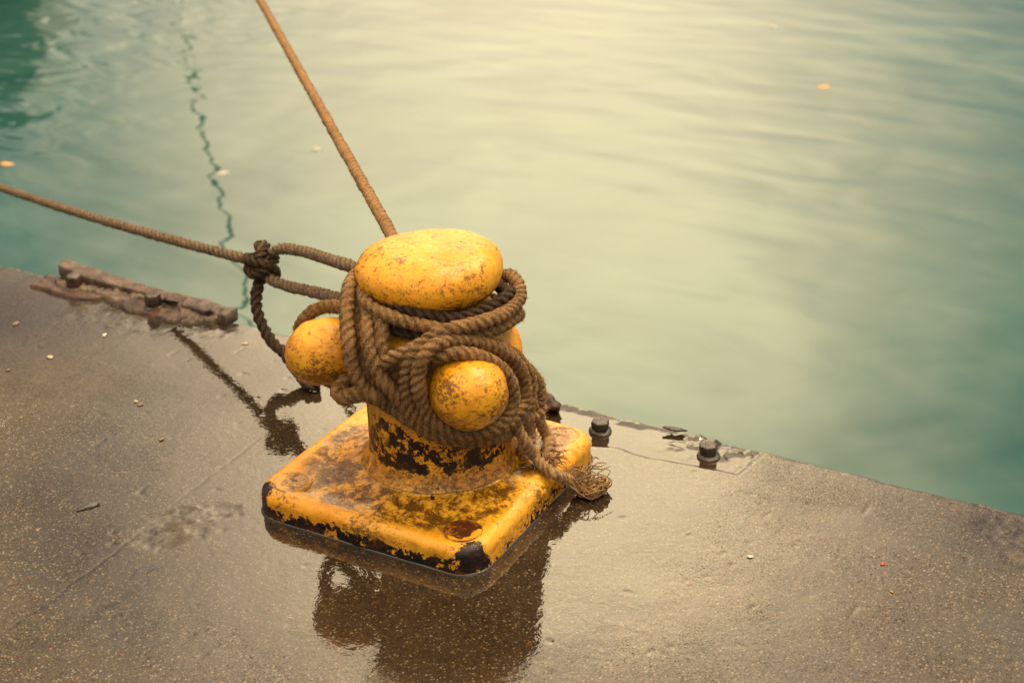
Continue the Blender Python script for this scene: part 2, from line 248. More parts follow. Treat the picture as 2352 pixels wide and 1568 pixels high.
def mat_paint(name='yellow paint'):
    m = NT(name)
    wear, grime, wet = m.attr('wear'), m.attr('grime'), m.attr('wetp')
    big = m.noise(9, 5, .6); y = m.mix(m.map(big, .35, .65), (.80, .31, .008), (.93, .45, .022))
    y = m.mix(m.map(m.noise(4, 3), .5, .8, 0, .4), y, (.94, .56, .10))
    # brown smears and scuffs
    sm = m.math('ADD', m.noise(95, 10, .80, .15, m.scaled((1, 1, 1.5))), m.math('MULTIPLY', m.math('SUBTRACT', m.noise(13, 4, .6), .5), .42)); smt = m.map(grime, 0, 1, .66, .45)
    s1 = m.map(m.math('SUBTRACT', sm, smt), 0, .07)
    y = m.mix(m.math('MULTIPLY', s1, .78), y, (.060, .020, .005))
    broad = m.map(m.math('SUBTRACT', m.noise(16, 6, .65, .4), m.map(grime, 0, 1, .74, .50)), 0, .10)
    y = m.mix(m.math('MULTIPLY', broad, .55), y, (.26, .085, .010))
    # crazing
    vv = m.n('ShaderNodeMix'); vv.data_type = 'VECTOR'; vv.inputs[0].default_value = .06
    m.l(m.tc.outputs['Object'], vv.inputs[4]); m.l(m.noise(30, 3, .6, 0, None, 'Color'), vv.inputs[5])
    ce = m.vor(46, 'DISTANCE_TO_EDGE', 1, vv.outputs[1]).outputs['Distance']
    crk = m.math('MULTIPLY', m.map(ce, .0, .035, 1, 0), m.map(m.math('ADD', wear, m.math('MULTIPLY', m.noise(12, 3), .6)), .42, .75))
    y = m.mix(m.math('MULTIPLY', crk, .8), y, (.05, .02, .006))
    # flaked patches down to old black coat and rust
    fl = m.math('ADD', m.noise(34, 12, .74, .25), m.math('MULTIPLY', m.noise(7, 4, .6), .25))
    cv = m.vor(62, 'F1', 1, vv.outputs[1]); cs_ = m.n('ShaderNodeSeparateColor'); m.l(cv.outputs['Color'], cs_.inputs[0])
    fl = m.math('ADD', fl, m.math('MULTIPLY', m.math('SUBTRACT', cs_.outputs[0], .5), .15))
    thr = m.map(wear, 0, 1, .93, .50)
    chip = m.map(m.math('SUBTRACT', fl, thr), 0, .008)
    rust = m.mix(m.map(m.noise(30, 6, .7), .42, .66), (.0035, .0025, .002), (.040, .012, .004))
    rust = m.mix(m.map(m.noise(60, 4, .6), .62, .7), rust, (.045, .04, .042))
    col = m.mix(chip, y, rust)
    rs = m.attr('rust'); rmask = m.math('MULTIPLY', rs, m.map(m.noise(26, 7, .7, .5), .36, .52))
    col = m.mix(rmask, col, m.mix(m.noise(45, 5, .7), (.018, .005, .002), (.15, .036, .006))); col = m.mix(m.math('MULTIPLY', rs, m.map(m.noise(38, 8, .75, .6), .54, .60, 0, .8)), col, (.50, .17, .02))
    # rusty film of rain water standing on the casting
    col = m.mix(m.math('MULTIPLY', wet, m.map(m.noise(24, 12, .80, .3), .43, .52, .12, .90)), col, (.060, .021, .004))
    rough = m.map(m.noise(20, 4), .3, .7, .24, .42)
    rr = m.n('ShaderNodeMix'); m.l(wet, rr.inputs[0]); m.l(rough, rr.inputs[2]); rr.inputs[3].default_value = .05
    dry = m.math('SUBTRACT', 1, m.math('MULTIPLY', wet, .8))
    hgt = m.math('ADD', m.math('MULTIPLY', m.math('SUBTRACT', 1, chip), .8), m.math('MULTIPLY', m.math('SUBTRACT', 1, crk), .25))
    n = m.bump(m.noise(17, 6, .62), .010, .5); n = m.bump(m.noise(65, 4, .6), .0012, .5, n); n = m.bump(m.math('MULTIPLY', hgt, dry), .0014, .9, n)
    m.set(Base_Color=col, Roughness=rr.outputs[0], IOR=1.5, Normal=n); return m.m
def mat_rope(name, c1, c2, c3, moss=0.):
    m = NT(name); uv = m.tc.outputs['UV']
    mp = m.n('ShaderNodeMapping'); m.l(uv, mp.inputs[0]); mp.inputs['Scale'].default_value = (1, .085, 1)
    a = m.noise(30, 4, .6); f = m.noise(300, 6, .8)
    col = m.mix(m.map(a, .35, .65), c1, c2); col = m.mix(m.map(f, .50, .66, 0, .85), col, c3)
    col = m.mix(m.map(f, .28, .45, .8, 0), col, tuple(x*.3 for x in c1))
    col = m.mix(m.map(m.math('ADD', m.attr('crest'), m.math('MULTIPLY', f, .6)), .80, 1.35, 0, .25), col, tuple(min(1, x*1.15) for x in c3))  # strand crests paler: bleaching in colour that also stands in for groove shade
    if moss: col = m.mix(m.map(m.noise(9, 3), .58, .7, 0, moss), col, (.21, .12, .012))
    w = m.n('ShaderNodeTexWave'); m.l(mp.outputs[0], w.inputs['Vector']); w.inputs['Scale'].default_value = 110; w.inputs['Distortion'].default_value = 5; w.inputs['Detail'].default_value = 2
    mp.inputs['Rotation'].default_value = (0, 0, R(35))
    n = m.bump(w.outputs['Fac'], .0008, .5); n = m.bump(f, .0034, 1., n)
    m.set(Base_Color=col, Roughness=.82, Normal=n); m.b.inputs['Specular IOR Level'].default_value = .25
    return m.m
def mat_rust(name, c1=(.10, .045, .022), c2=(.025, .016, .013), c3=(.30, .10, .025), rough=.45, ior=1.5):
    m = NT(name); a = m.noise(25, 8, .7, .4); b = m.noise(60, 6, .7)
    col = m.mix(m.map(a, .4, .6), c2, c1); col = m.mix(m.map(b, .62, .72, 0, .7), col, c3)
    m.set(Base_Color=col, Roughness=m.map(b, .3, .7, rough*.5, rough*1.3), IOR=ior, Normal=m.bump(m.math('ADD', a, b), .004, .7)); return m.m
def mat_plain(name, c, rough=.4, var=.35):
    m = NT(name); m.set(Base_Color=m.mix(m.map(m.noise(130, 4), .3, .7), tuple(x*(1-var) for x in c), c), Roughness=rough); return m.m

CONC = mat_concrete(); WAT = mat_water(); PAINT = mat_paint()
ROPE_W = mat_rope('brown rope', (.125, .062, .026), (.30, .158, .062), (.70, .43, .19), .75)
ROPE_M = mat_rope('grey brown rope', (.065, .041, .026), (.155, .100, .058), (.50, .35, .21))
ROPE_D = mat_rope('dark brown rope', (.028, .017, .011), (.062, .037, .023), (.18, .11, .062))  # darkest rope colour: loop neck, turn under the cap, knot, hanging tail
ROPE_T = mat_rope('tan rope', (.26, .13, .05), (.38, .20, .08), (.60, .36, .17))
ROPE_F = mat_rope('pale frayed rope', (.32, .17, .070), (.52, .30, .13), (.80, .55, .29))
RUST = mat_rust('rusted iron'); BOLTM = mat_rust('dark bolt iron', (.075, .038, .022), (.014, .009, .008), (.12, .06, .035), .3, 1.7)
MUD = mat_rust('rust caked rubble', (.17, .115, .075), (.075, .052, .038), (.26, .17, .11), .5)

# ------------------------------------------------------------------ setting: quay and water
def quay_edge(x):
    P = np.stack([x, 0*x, 0*x], -1)
    return .4123-.015*x + .006*fbm(P, 7, 4, 3) + .0042*fbm(P, 38, 4, 5)
def build_quay():
    xs = np.concatenate([-np.geomspace(1.78, 60, 24)[::-1], np.arange(-1.76, 1.30, .0042), np.geomspace(1.32, 60, 24)])
    s = np.concatenate([-np.geomspace(1.45, 60, 24)[::-1], np.arange(-1.43, -.30, .0046), np.arange(-.30, -.012, .0040)])
    t = np.linspace(-.0105, 0, 5); down = np.concatenate([[.004, .010, .018, .03, .06, .12, .3, .7, 1.3, 3.0]])
    rows = len(s)+len(t)+len(down); X = np.repeat(xs[None], rows, 0)
    ye = quay_edge(xs)
    Y = np.empty_like(X); Z = np.zeros_like(X); k = 0
    for v in s: Y[k] = ye+v; k += 1
    for i, v in enumerate(t):
        a = (i+1)/5*math.pi/2*.8; Y[k] = ye-.0105+.0105*math.sin(a); Z[k] = -.0105*(1-math.cos(a)); k += 1
    for v in down: Y[k] = ye+.0003; Z[k] = -.008-v; k += 1
    P = np.stack([X.ravel(), Y.ravel(), Z.ravel()], -1); q = P[:, :2]
    top = np.repeat(np.concatenate([np.ones(len(s)), np.linspace(.8, 0, 5), np.zeros(len(down))]), len(xs))
    near = (np.abs(q[:, 0]+.2) < 1.62) & (q[:, 1] > -1.1)
    h = .0022*fbm(P, 3.1, 3, 11)
    he = -sstep(-(ye[None]-Y).ravel(), -.10, 0)*.002; h += he
    dp = np.linalg.norm(q*[1, 1], axis=1); h *= sstep(dp, .25, .6)
    n1 = fbm(P, 26, 5, 21, .6); n2 = fbm(P, 85, 4, 31, .6); fb = fbm(P, 9, 4, 41)
    dry = np.zeros(len(P)); rub = np.zeros(len(P)); wet = np.zeros(len(P)); agg = np.ones(len(P))
    wob = q+np.stack([n1*.012, fb*.012], -1)
    # recess cut along the edge at the right, full of water
    rp = [(-.20, .30)]+[tuple(p) for p in GR['recess']]+[(.56, .6), (-.20, .6)]
    sd = poly_sd(q+np.stack([n1*.004, n1*.004], -1), rp); ins = sstep(-sd, -.004, .010)
    h += -ins*(.0065)+ins*np.clip(n1+.1, 0, 1)*.010*sstep(q[:, 0], .30, .42)*sstep(q[:, 1], .30, .36)
    h += ins*np.clip(n1-.05, 0, 1)*.012*sstep(-(ye[None]-Y).ravel(), -.03, -.006); agg *= 1-ins*.9
    wet = np.maximum(wet, ins*(1-sstep(n1, .12, .35)*sstep(q[:, 0], .36, .46)))
    # seam running back from the quay edge, broken patch and troughs beside it
    seam = GR['seam']+[[-.39, -1.6]]
    ds = poly_dist(q+np.stack([n1*.006, 0*n1], -1), seam); c = (1-sstep(ds, .0006, .0034))*sstep(fb, -.35, .1); h -= c*.0005; agg *= 1-c; crk = c
    sdb = poly_sd(wob, GR['broken']); b = sstep(-sdb, -.004, .012); h += b*(n1*.0012+n2*.0008-.0004); rub = np.maximum(rub, .75*b*sstep(n1, -.3, .3)); agg *= 1-.5*b
    for nm_, dep in (('trough', .0050), ('chip2', .0045)):
        sdt = poly_sd(q+np.stack([n1*.007, n1*.007], -1), GR[nm_]); b = sstep(-sdt, -.004, .010); h -= b*dep*.05*(1+.5*n1); agg *= 1-b*.3; crk = np.maximum(crk, .42*b*sstep(n1, -.6, .3)); crk = np.maximum(crk, .9*(1-sstep(np.abs(sdt+.001), .0006, .0032))*sstep(fb, -.35, .05)); dry = np.maximum(dry, b*.2)
        lip = (1-sstep(np.abs(sdt), 0, .012))*np.clip(n1+.2, 0, 1); h += lip*.0003; rub = np.maximum(rub, lip*.35)
    # scour near the iron bracket and at the far right corner
    for cx, cy, rr in ((1.06, .33, .10), (1.09, .24, .05), (-1.10, .36, .24), (-.84, .36, .10)):
        d = np.hypot((q[:, 0]-cx), (q[:, 1]-cy)*1.6)/rr; b = 1-sstep(d, .4, 1.1); h += b*(n1*.0014-.0006); rub = np.maximum(rub, b*sstep(n1, .0, .4)); agg *= 1-b*.6
    ec = np.abs((ye[None]-Y).ravel()-.011-.004*fbm(P, 12, 2, 44)); cc = (1-sstep(ec, .0006, .003))*sstep(q[:, 0], .5, .6)*sstep(fbm(P, 8, 2, 45), -.5, -.2); h -= cc*.003; crk = np.maximum(crk, cc)
    hl = np.abs(fbm(P, 1.7, 4, 71, .42)); crk = np.maximum(crk, .8*(1-sstep(hl, .001, .010))*sstep(fbm(P, 1.3, 2, 72), .05, .2)*(dp > .4))
    hl = np.abs(fbm(P, 3.3, 5, 73, .5)); crk = np.maximum(crk, .6*(1-sstep(hl, .001, .012))*sstep(fbm(P, 1.9, 2, 74), .12, .3)*(dp > .45))
    # sparse pits and grit
    pit = sstep(vnoise(P, 38, 77), .80, .95); h -= pit*.0005*(1-wet)
    ew = sstep(-(ye[None]-Y).ravel(), -.015, 0); h += ew*n1*.004; agg *= 1-.5*ew
    # puddle round the bollard
    pd = np.hypot((q[:, 0]+.02)*.85, (q[:, 1]+.08))+.10*fbm(P, 4, 4, 51)+.03*n1
    pud = 1-sstep(pd, .42, .88)
    dl = poly_dist(q, [(-.2, .1), (-.9, .33)]); pud = np.maximum(pud, 1-sstep(dl+.05*fb, .12, .28))
    rt_ = sstep(q[:, 0]*.8+q[:, 1]*.35+.12*fbm(P, 2.2, 4, 58), -.10, .22)*(1-.45*sstep(fbm(P, 3.1, 4, 59), .0, .4)); pud = np.maximum(pud, rt_*.80)
    tl = sstep(q[:, 1]-.15*q[:, 0]+.08*fbm(P, 3, 4, 57), .05, .32)*.62; pud = np.maximum(pud, tl)
    wet = np.maximum(wet, pud*(1-rub)*.97); wet = np.maximum(wet, .55*dry)*(1-.35*dry)
    agg *= 1-.75*sstep(q[:, 1]-.30*q[:, 0], .10, .34)*sstep(-q[:, 0], -.1, .15)
    P[:, 2] += h*top*near
    Yd = P[:, 1]; Yd += (1-top)*near*.006*n1*(P[:, 2] > -.4)
    o = mesh_obj('quay', P, grid_faces(rows, len(xs)), CONC, attrs={'wet': wet, 'rubble': rub, 'agg': np.clip(agg, 0, 1), 'crack': crk})
    o['kind'] = 'structure'
    me = o.data
    if me.polygons[len(me.polygons)//3].normal.z < 0: me.flip_normals()
    return o
build_quay()
def build_water():
    n = 70; xs = np.concatenate([-np.geomspace(.3, 900, n)[::-1], [0], np.geomspace(.3, 900, n)])
    ys = np.concatenate([[-3, .2], .2+np.geomspace(.3, 1200, n)])
    X, Y = np.meshgrid(xs, ys); P = np.stack([X.ravel(), Y.ravel(), np.full(X.size, WATER_Z)], -1)
    o = mesh_obj('water', P, grid_faces(len(ys), len(xs)), WAT); o['kind'] = 'structure'
    if o.data.polygons[0].normal.z < 0: o.data.flip_normals()
build_water()

# ------------------------------------------------------------------ bollard
AXO = np.array([.0211, .0132, 0]); NR = np.array([.549, -.836, 0]); RT = np.array([.836, .549, 0])
bol = thing('mooring_bollard', 'yellow cast iron mooring bollard with chipped paint standing on the wet quay', 'bollard')
def lump(P, amt, scale, seed):
    P = np.asarray(P); c = P.mean(0); d = P-c; l = np.linalg.norm(d, axis=1)[:, None]+1e-6
    return P + d/l*(amt*fbm(P, scale, 4, seed))[:, None]
def build_plate():
    na = 240; th = np.linspace(0, 2*math.pi, na, endpoint=False); hs = .25; cr = .058; e = .021
    ts = np.concatenate([np.linspace(.1, .95, 55), np.linspace(.957, 1, 8)])
    def outline(half, rad):
        k = half-rad; c, s = np.cos(th), np.sin(th); out = np.empty(na)
        for i in range(na):
            lo, hi = 0., 1.
            for _ in range(30):
                m_ = (lo+hi)/2; px, py = abs(c[i])*m_, abs(s[i])*m_
                dx, dy = max(px-k, 0), max(py-k, 0)
                inside = (math.hypot(dx, dy) < rad) if (px > k and py > k) else (px < half and py < half)
                lo, hi = (m_, hi) if inside else (lo, m_)
            out[i] = lo
        return out
    Rin = outline(hs-e, cr-e*.8); V = []; cs = np.stack([np.cos(th), np.sin(th)], -1)
    for t in ts:
        P = cs*(Rin*t)[:, None]; rr = np.hypot(P[:, 0]-AXO[0], P[:, 1]-AXO[1])
        edge = Rin*(1-t)
        z = .0555 - .0045*sstep(edge, .010, .05) + .022*(1-sstep(rr, .130, .160)) + .016*(1-sstep(rr, .13, .25))
        V.append(np.column_stack([P, z]))
    nrm_half = outline(hs, cr)
    for a in np.linspace(12, 90, 8):
        a = R(a); f = math.sin(a); P = cs*(Rin+(nrm_half-Rin)*f)[:, None]; V.append(np.column_stack([P, np.full(na, .0555-e*(1-math.cos(a)))]))
    for z in (.027, .020, .013, .006, -.004): V.append(np.column_stack([cs*nrm_half[:, None], np.full(na, z)]))
    n = len(V); P = np.concatenate(V)
    nz = fbm(P, 12, 4, 8); nz2 = fbm(P, 50, 3, 9)
    P[:, 2] += (.0022*nz+.0006*nz2)*(P[:, 2] > .03); side = P[:, 2] < .045
    rad = np.hypot(P[:, 0], P[:, 1])[:, None]; P[:, :2] += P[:, :2]/rad*((.003*nz+.0015*nz2)*side)[:, None]
    rr = np.hypot(P[:, 0]-AXO[0], P[:, 1]-AXO[1]); X, Y, Z = P.T
    bx = np.maximum(np.abs(X), np.abs(Y))
    wear = .14+.74*sstep(-Z+.010*nz, -.045, -.016)*np.where((Y < -.2) & (np.abs(X) < .27), 1, .62)
    cor = np.hypot(np.abs(X)-.235, np.abs(Y)-.235); wear = np.maximum(wear, .92*(1-sstep(cor, .02, .045))*(Y < 0)*(Z < .056))
    wear += .30*(1-sstep(rr, .14, .20)); grime = .45+.3*sstep(fbm(P, 6, 3, 91), -.2, .4)
    # bolt plugs are stained rust; brown water lies in the dished top
    rust = np.zeros(len(P))
    rust = np.maximum(rust, .6*sstep(fbm(P, 10, 3, 15), .1, .35)*side)
    ang = np.arctan2((P-AXO)@NR, (P-AXO)@RT)
    wt = sstep(rr, .145, .165)*(1-sstep(rr+.03*nz, .235, .30))*(1-sstep(bx, .21, .235))*sstep(fbm(P, 9, 4, 61)+.34*np.cos(ang-1.5), -.34, .0)
    shine = sstep(rr, .145, .16)*(1-sstep(bx, .20, .23))*sstep(fbm(P, 14, 4, 63)+.35*np.cos(ang-2.7), .05, .2)
    wt = np.clip(np.maximum(wt, shine*.9), 0, 1)
    o = mesh_obj('base_plate', P, grid_faces(n, na, wrap_m=True), PAINT, bol, attrs={'wear': wear, 'grime': grime, 'rust': rust, 'wetp': wt})
    if o.data.polygons[10].normal.z < 0: o.data.flip_normals()
    return o
plate = build_plate()
def meniscus():
    n = 260; hs = .2515; cr = .0585; pts = []
    for i in range(n):
        a = 2*math.pi*i/n; c, s = math.cos(a), math.sin(a); k = hs-cr; lo, hi = 0., 1.
        for _ in range(30):
            q = (lo+hi)/2; px, py = abs(c*q), abs(s*q); ins = (math.hypot(px-k, py-k) < cr) if (px > k and py > k) else (px < hs and py < hs)
            lo, hi = (q, hi) if ins else (lo, q)
        pts.append((c*lo, s*lo))
    pts = np.array(pts); P3 = np.column_stack([pts, np.zeros(n)]); wv = fbm(P3, 30, 3, 5); V = []
    nr2 = pts/np.linalg.norm(pts, axis=1)[:, None]
    for o_, z in ((-.004, .0034), (.0003, .0028), (.0010, .0014), (.0020, .0003), (.0036, -.0022)):
        V.append(np.column_stack([pts+nr2*(o_*(1+.6*wv))[:, None], z*(1+.5*wv)]))
    m = NT('standing water'); m.set(Base_Color=(.035, .026, .018), Roughness=.03, IOR=1.6)
    o = mesh_obj('puddle', np.concatenate(V), grid_faces(5, n, wrap_m=True), m.m); o['kind'] = 'structure'
    if o.data.polygons[300].normal.z < 0: o.data.flip_normals()
meniscus()
def fix_out(o):
    bm = bmesh.new(); bm.from_mesh(o.data); bmesh.ops.recalc_face_normals(bm, faces=bm.faces); bm.to_mesh(o.data); bm.free(); return o
def plug(x, y, rustv, wetv):
    nr_, na = 14, 48; V = [(0, 0, .0005)]
    rs = np.linspace(.003, .040, nr_)
    for r_ in rs:
        for k in range(na):
            a = 2*math.pi*k/na; z = .0002 if r_ < .030 else .0002+.0014*math.sin((r_-.030)/.010*math.pi)
            V.append((r_*math.cos(a), r_*math.sin(a), z-.0025*(r_ > .0385)))
    V = np.array(V); V[:, 2] += .0010*fbm(V+[x, y, 0], 60, 3, 5)
    F = [(0, 1+k, 1+(k+1) % na) for k in range(na)]
    F += [tuple(1+q for q in f) for f in grid_faces(nr_, na, wrap_m=True).tolist()]
    rr = np.hypot(V[:, 0], V[:, 1]); P = V+np.array([x, y, .0545])
    o = mesh_obj('bolt_plug', P, F, PAINT, plate, attrs={'wear': .25+.25*(rr < .03), 'grime': np.full(len(V), .75), 'rust': rustv*(1-sstep(rr+.003*fbm(P, 60, 3, 7), .034, .039)), 'wetp': np.full(len(V), wetv)})
    return fix_out(o)
plug(-.191, -.191, .45, .35); plug(.191, -.191, 1.0, .3); plug(.191, .191, .35, .5); plug(-.191, .191, .4, .5)
def lathe(name, prof, axis_o, axis_d, na=96, mat=PAINT, parent=None, amt=.0015, scale=14, seed=1, attr=None):
    prof = np.array(prof); d = np.array(axis_d, float); d /= np.linalg.norm(d)
    a = np.cross(d, [0, 0, 1.]) if abs(d[2]) < .9 else np.array([1., 0, 0]); a /= np.linalg.norm(a); b = np.cross(d, a)
    th = np.linspace(0, 2*math.pi, na, endpoint=False); V = []
    for r_, h in prof:
        V.append(axis_o+d*h+r_*(np.cos(th)[:, None]*a+np.sin(th)[:, None]*b))
    P = np.concatenate(V)
    if name == 'cap':
        t_ = ((P-axis_o)@RT)/.136; P[:, 2] = axis_o[2]+(P[:, 2]-axis_o[2])*(1+.13*t_)+.003*t_*t_
    if name == 'horn': P[:, 2] = axis_o[2]+(P[:, 2]-axis_o[2])*.94
    P = lump(P, amt, scale, seed); P = lump(P, amt*.3, scale*4, seed+50)
    o = mesh_obj(name, P, grid_faces(len(prof), na, wrap_m=True), mat, parent, attrs=attr(P) if attr else None)
    return fix_out(o)
def stem_attr(P):
    z = P[:, 2]; nz = fbm(P, 9, 4, 33); ang = np.arctan2((P-AXO)@NR, (P-AXO)@RT)
    w = .80*(1-sstep(z+.03*nz+.02*np.cos(ang-.6), .175, .225)); w = np.maximum(w, .55*(1-sstep(z+.03*nz, .19, .25))); w *= sstep(z, .090, .102)*.75+.25
    w = np.maximum(w, .30)
    return {'wear': w, 'grime': .55+.2*(z < .25), 'rust': .5*(1-sstep(z, .08, .11)), 'wetp': np.zeros(len(P))}
prof = [(.156, .070), (.1455, .083), (.1405, .094), (.1385, .104)]+[(.138, z) for z in np.arange(.112, .22, .008)]
prof += [(.138+.006*math.sin((z-.22)/.12*math.pi), z) for z in np.arange(.22, .341, .01)]
prof += [(.138-.034*float(sstep(np.array(z), .34, .40)), z) for z in np.arange(.345, .43, .008)]
lathe('stem', prof, AXO, (0, 0, 1), 128, PAINT, bol, .0018, 12, 4, stem_attr)
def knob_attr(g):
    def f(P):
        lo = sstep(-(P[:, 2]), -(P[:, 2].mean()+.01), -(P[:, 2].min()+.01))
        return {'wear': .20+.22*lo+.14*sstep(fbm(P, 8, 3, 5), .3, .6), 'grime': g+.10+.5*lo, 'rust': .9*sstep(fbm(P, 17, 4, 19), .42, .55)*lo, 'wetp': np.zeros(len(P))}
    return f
def horn(dr, dn, cen, semi, b, root, z, seed, droop=0., g=.45):
    d = RT*dr+NR*dn; d /= np.linalg.norm(d); d = d+np.array([0, 0, droop]); d /= np.linalg.norm(d)
    pr = [(root, t) for t in np.linspace(.05, .10, 4)]
    a0 = cen-semi*.75; pr += [(root+(b*math.sqrt(1-.75**2.5)-root)*k/5, .10+(a0-.10)*k/5) for k in range(1, 5)] if a0 > .11 else []
    for t in np.linspace(-.75, 1, 34):
        pr.append((b*max(1-abs(t)**2.5, 0)**.5, cen+semi*t))
    pr[-1] = (.0006, pr[-1][1])
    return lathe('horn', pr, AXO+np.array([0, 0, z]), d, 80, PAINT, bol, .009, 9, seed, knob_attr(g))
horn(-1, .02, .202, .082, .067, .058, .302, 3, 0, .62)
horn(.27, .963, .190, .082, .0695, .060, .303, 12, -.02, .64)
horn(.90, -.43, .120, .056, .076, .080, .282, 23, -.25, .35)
def cap_attr(P):
    z = P[:, 2]; lo = sstep(-z, -.455, -.405)
    return {'wear': .26+.22*lo, 'grime': .62+.50*lo, 'rust': .8*sstep(fbm(P, 20, 4, 9), .4, .5)*lo, 'wetp': np.zeros(len(P))}
pr = []
for t in np.linspace(-math.pi/2, math.pi/2, 60):
    c, s = math.cos(t), math.sin(t); pr.append((max(.1365*abs(c)**.66, .0006), .0560*math.copysign(abs(s)**(.98), s)))
lathe('cap', pr, AXO+np.array([0, 0, .4535]), np.array([0, 0, 1])+RT*.035+NR*.02, 128, PAINT, bol, .0085, 6.5, 6, cap_attr)

# ------------------------------------------------------------------ ropes
def resample(pts, step):
    P = np.array(pts, float); n = len(P); E = np.vstack([2*P[0]-P[1], P, 2*P[-1]-P[-2]]); out = []
    for i in range(n-1):
        p0, p1, p2, p3 = E[i:i+4]; L = np.linalg.norm(p2-p1)
        t0 = 0; t1 = t0+max(np.linalg.norm(p1-p0), 1e-6)**.5; t2 = t1+max(L, 1e-6)**.5; t3 = t2+max(np.linalg.norm(p3-p2), 1e-6)**.5
        t = np.linspace(t1, t2, max(4, int(L/.004)), endpoint=False)[:, None]
        A1 = (t1-t)/(t1-t0)*p0+(t-t0)/(t1-t0)*p1; A2 = (t2-t)/(t2-t1)*p1+(t-t1)/(t2-t1)*p2; A3 = (t3-t)/(t3-t2)*p2+(t-t2)/(t3-t2)*p3
        B1 = (t2-t)/(t2-t0)*A1+(t-t0)/(t2-t0)*A2; B2 = (t3-t)/(t3-t1)*A2+(t-t1)/(t3-t1)*A3
        out.append((t2-t)/(t2-t1)*B1+(t-t1)/(t2-t1)*B2)
    Q = np.concatenate(out+[P[-1:]]); s = np.concatenate([[0], np.cumsum(np.linalg.norm(np.diff(Q, axis=0), axis=1))])
    m = max(6, int(s[-1]/step)); u = np.linspace(0, s[-1], m)
    Q = np.stack([np.interp(u, s, Q[:, k]) for k in range(3)], -1)
    for _ in range(3): Q[1:-1] = (Q[:-2]+2*Q[1:-1]+Q[2:])/4
    return Q, u
def frames(Q):
    T = np.gradient(Q, axis=0); T /= np.linalg.norm(T, axis=1)[:, None]
    a = np.array([0, 0, 1.]) if abs(T[0, 2]) < .9 else np.array([1., 0, 0]); A = np.empty_like(Q); a = a-T[0]*(a@T[0]); a /= np.linalg.norm(a)
    for i in range(len(Q)):
        a = a-T[i]*(a@T[i]); a /= np.linalg.norm(a); A[i] = a
    return T, A, np.cross(T, A)
def rope(name, pts, r, groove, mat, parent, hair=3500, depth=.26, step=None, seed=1, fuzz=.006, taper=None, lobes=3, wobble=.20):
    step = min(groove*.075, .0018); Q, u = resample(pts, step); T, A, B = frames(Q)
    n, m = len(Q), 24; th = np.linspace(0, 2*math.pi, m, endpoint=False)
    TH = th[None]+2*math.pi*u[:, None]/(groove*lobes)
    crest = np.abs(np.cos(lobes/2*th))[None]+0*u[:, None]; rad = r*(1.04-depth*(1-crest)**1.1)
    if taper: rad = rad*np.interp(u/u[-1], [0, taper, 1], [1, 1, .6])[:, None]
    D = A[:, None]*np.cos(TH)[..., None]+B[:, None]*np.sin(TH)[..., None]
    V = Q[:, None]+D*rad[..., None]
    V = V+D*(r*wobble*(fbm(V*1., 160, 3, seed)+.6*fbm(V*1., 40, 2, seed+9)))[..., None]
    V = V.reshape(-1, 3); F = grid_faces(n, m, wrap_m=True).tolist()
    UV = np.stack([np.repeat(u, m), np.tile(th/(2*math.pi), n)], -1)
    k0 = len(V); F.append(list(range(m))[::-1]); F.append([(n-1)*m+k for k in range(m)])
    g = np.random.default_rng(seed); nh = int(hair*min(u[-1], 4.0))
    if nh:
        idx = g.integers(0, int(n*min(1, 4.0/u[-1])), nh)*m+g.integers(0, m, nh)
        Dn = D.reshape(-1, 3)[idx]; Tn = np.repeat(T, m, 0)[idx]; S = np.cross(Dn, Tn)
        base = V[idx]-Dn*r*.12; L = fuzz*(.4+g.random(nh)**2*1.3)
        dr = Dn*(.55+.5*g.random(nh))[:, None]+Tn*(g.normal(0, .8, nh))[:, None]+S*(g.normal(0, .8, nh))[:, None]; dr /= np.linalg.norm(dr, axis=1)[:, None]
        side = np.cross(dr, g.normal(0, 1, (nh, 3))); side /= np.linalg.norm(side, axis=1)[:, None]; w = .00038
        H = np.stack([base-side*w, base+side*w, base+dr*L[:, None]+np.array([0, 0, -1])*(L*.15)[:, None]], 1).reshape(-1, 3)
        V = np.concatenate([V, H]); F += (k0+np.arange(nh*3).reshape(-1, 3)).tolist(); UV = np.concatenate([UV, np.repeat(UV[idx], 3, 0)])
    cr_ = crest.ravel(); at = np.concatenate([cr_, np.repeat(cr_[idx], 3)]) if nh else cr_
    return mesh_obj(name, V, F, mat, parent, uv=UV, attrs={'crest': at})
def tubes(name, paths, rad, mat, parent, m=6, step=.003):
    Vs, Fs, UVs = [], [], []; k = 0
    for i, pts in enumerate(paths):
        Q, u = resample(pts, step); T, A, B = frames(Q); n = len(Q); th = np.linspace(0, 2*math.pi, m, endpoint=False)
        rr = (rad[i] if isinstance(rad, (list, np.ndarray)) else rad)*np.interp(u/u[-1], [0, .7, 1], [1, .9, .3])
        V = (Q[:, None]+(A[:, None]*np.cos(th)[None, :, None]+B[:, None]*np.sin(th)[None, :, None])*rr[:, None, None]).reshape(-1, 3)
        Vs.append(V); Fs += (grid_faces(n, m, wrap_m=True)+k).tolist(); UVs.append(np.stack([np.repeat(u, m), np.tile(th/(2*math.pi), n)], -1)); k += len(V)
    return mesh_obj(name, np.concatenate(Vs), Fs, mat, parent, uv=np.concatenate(UVs))

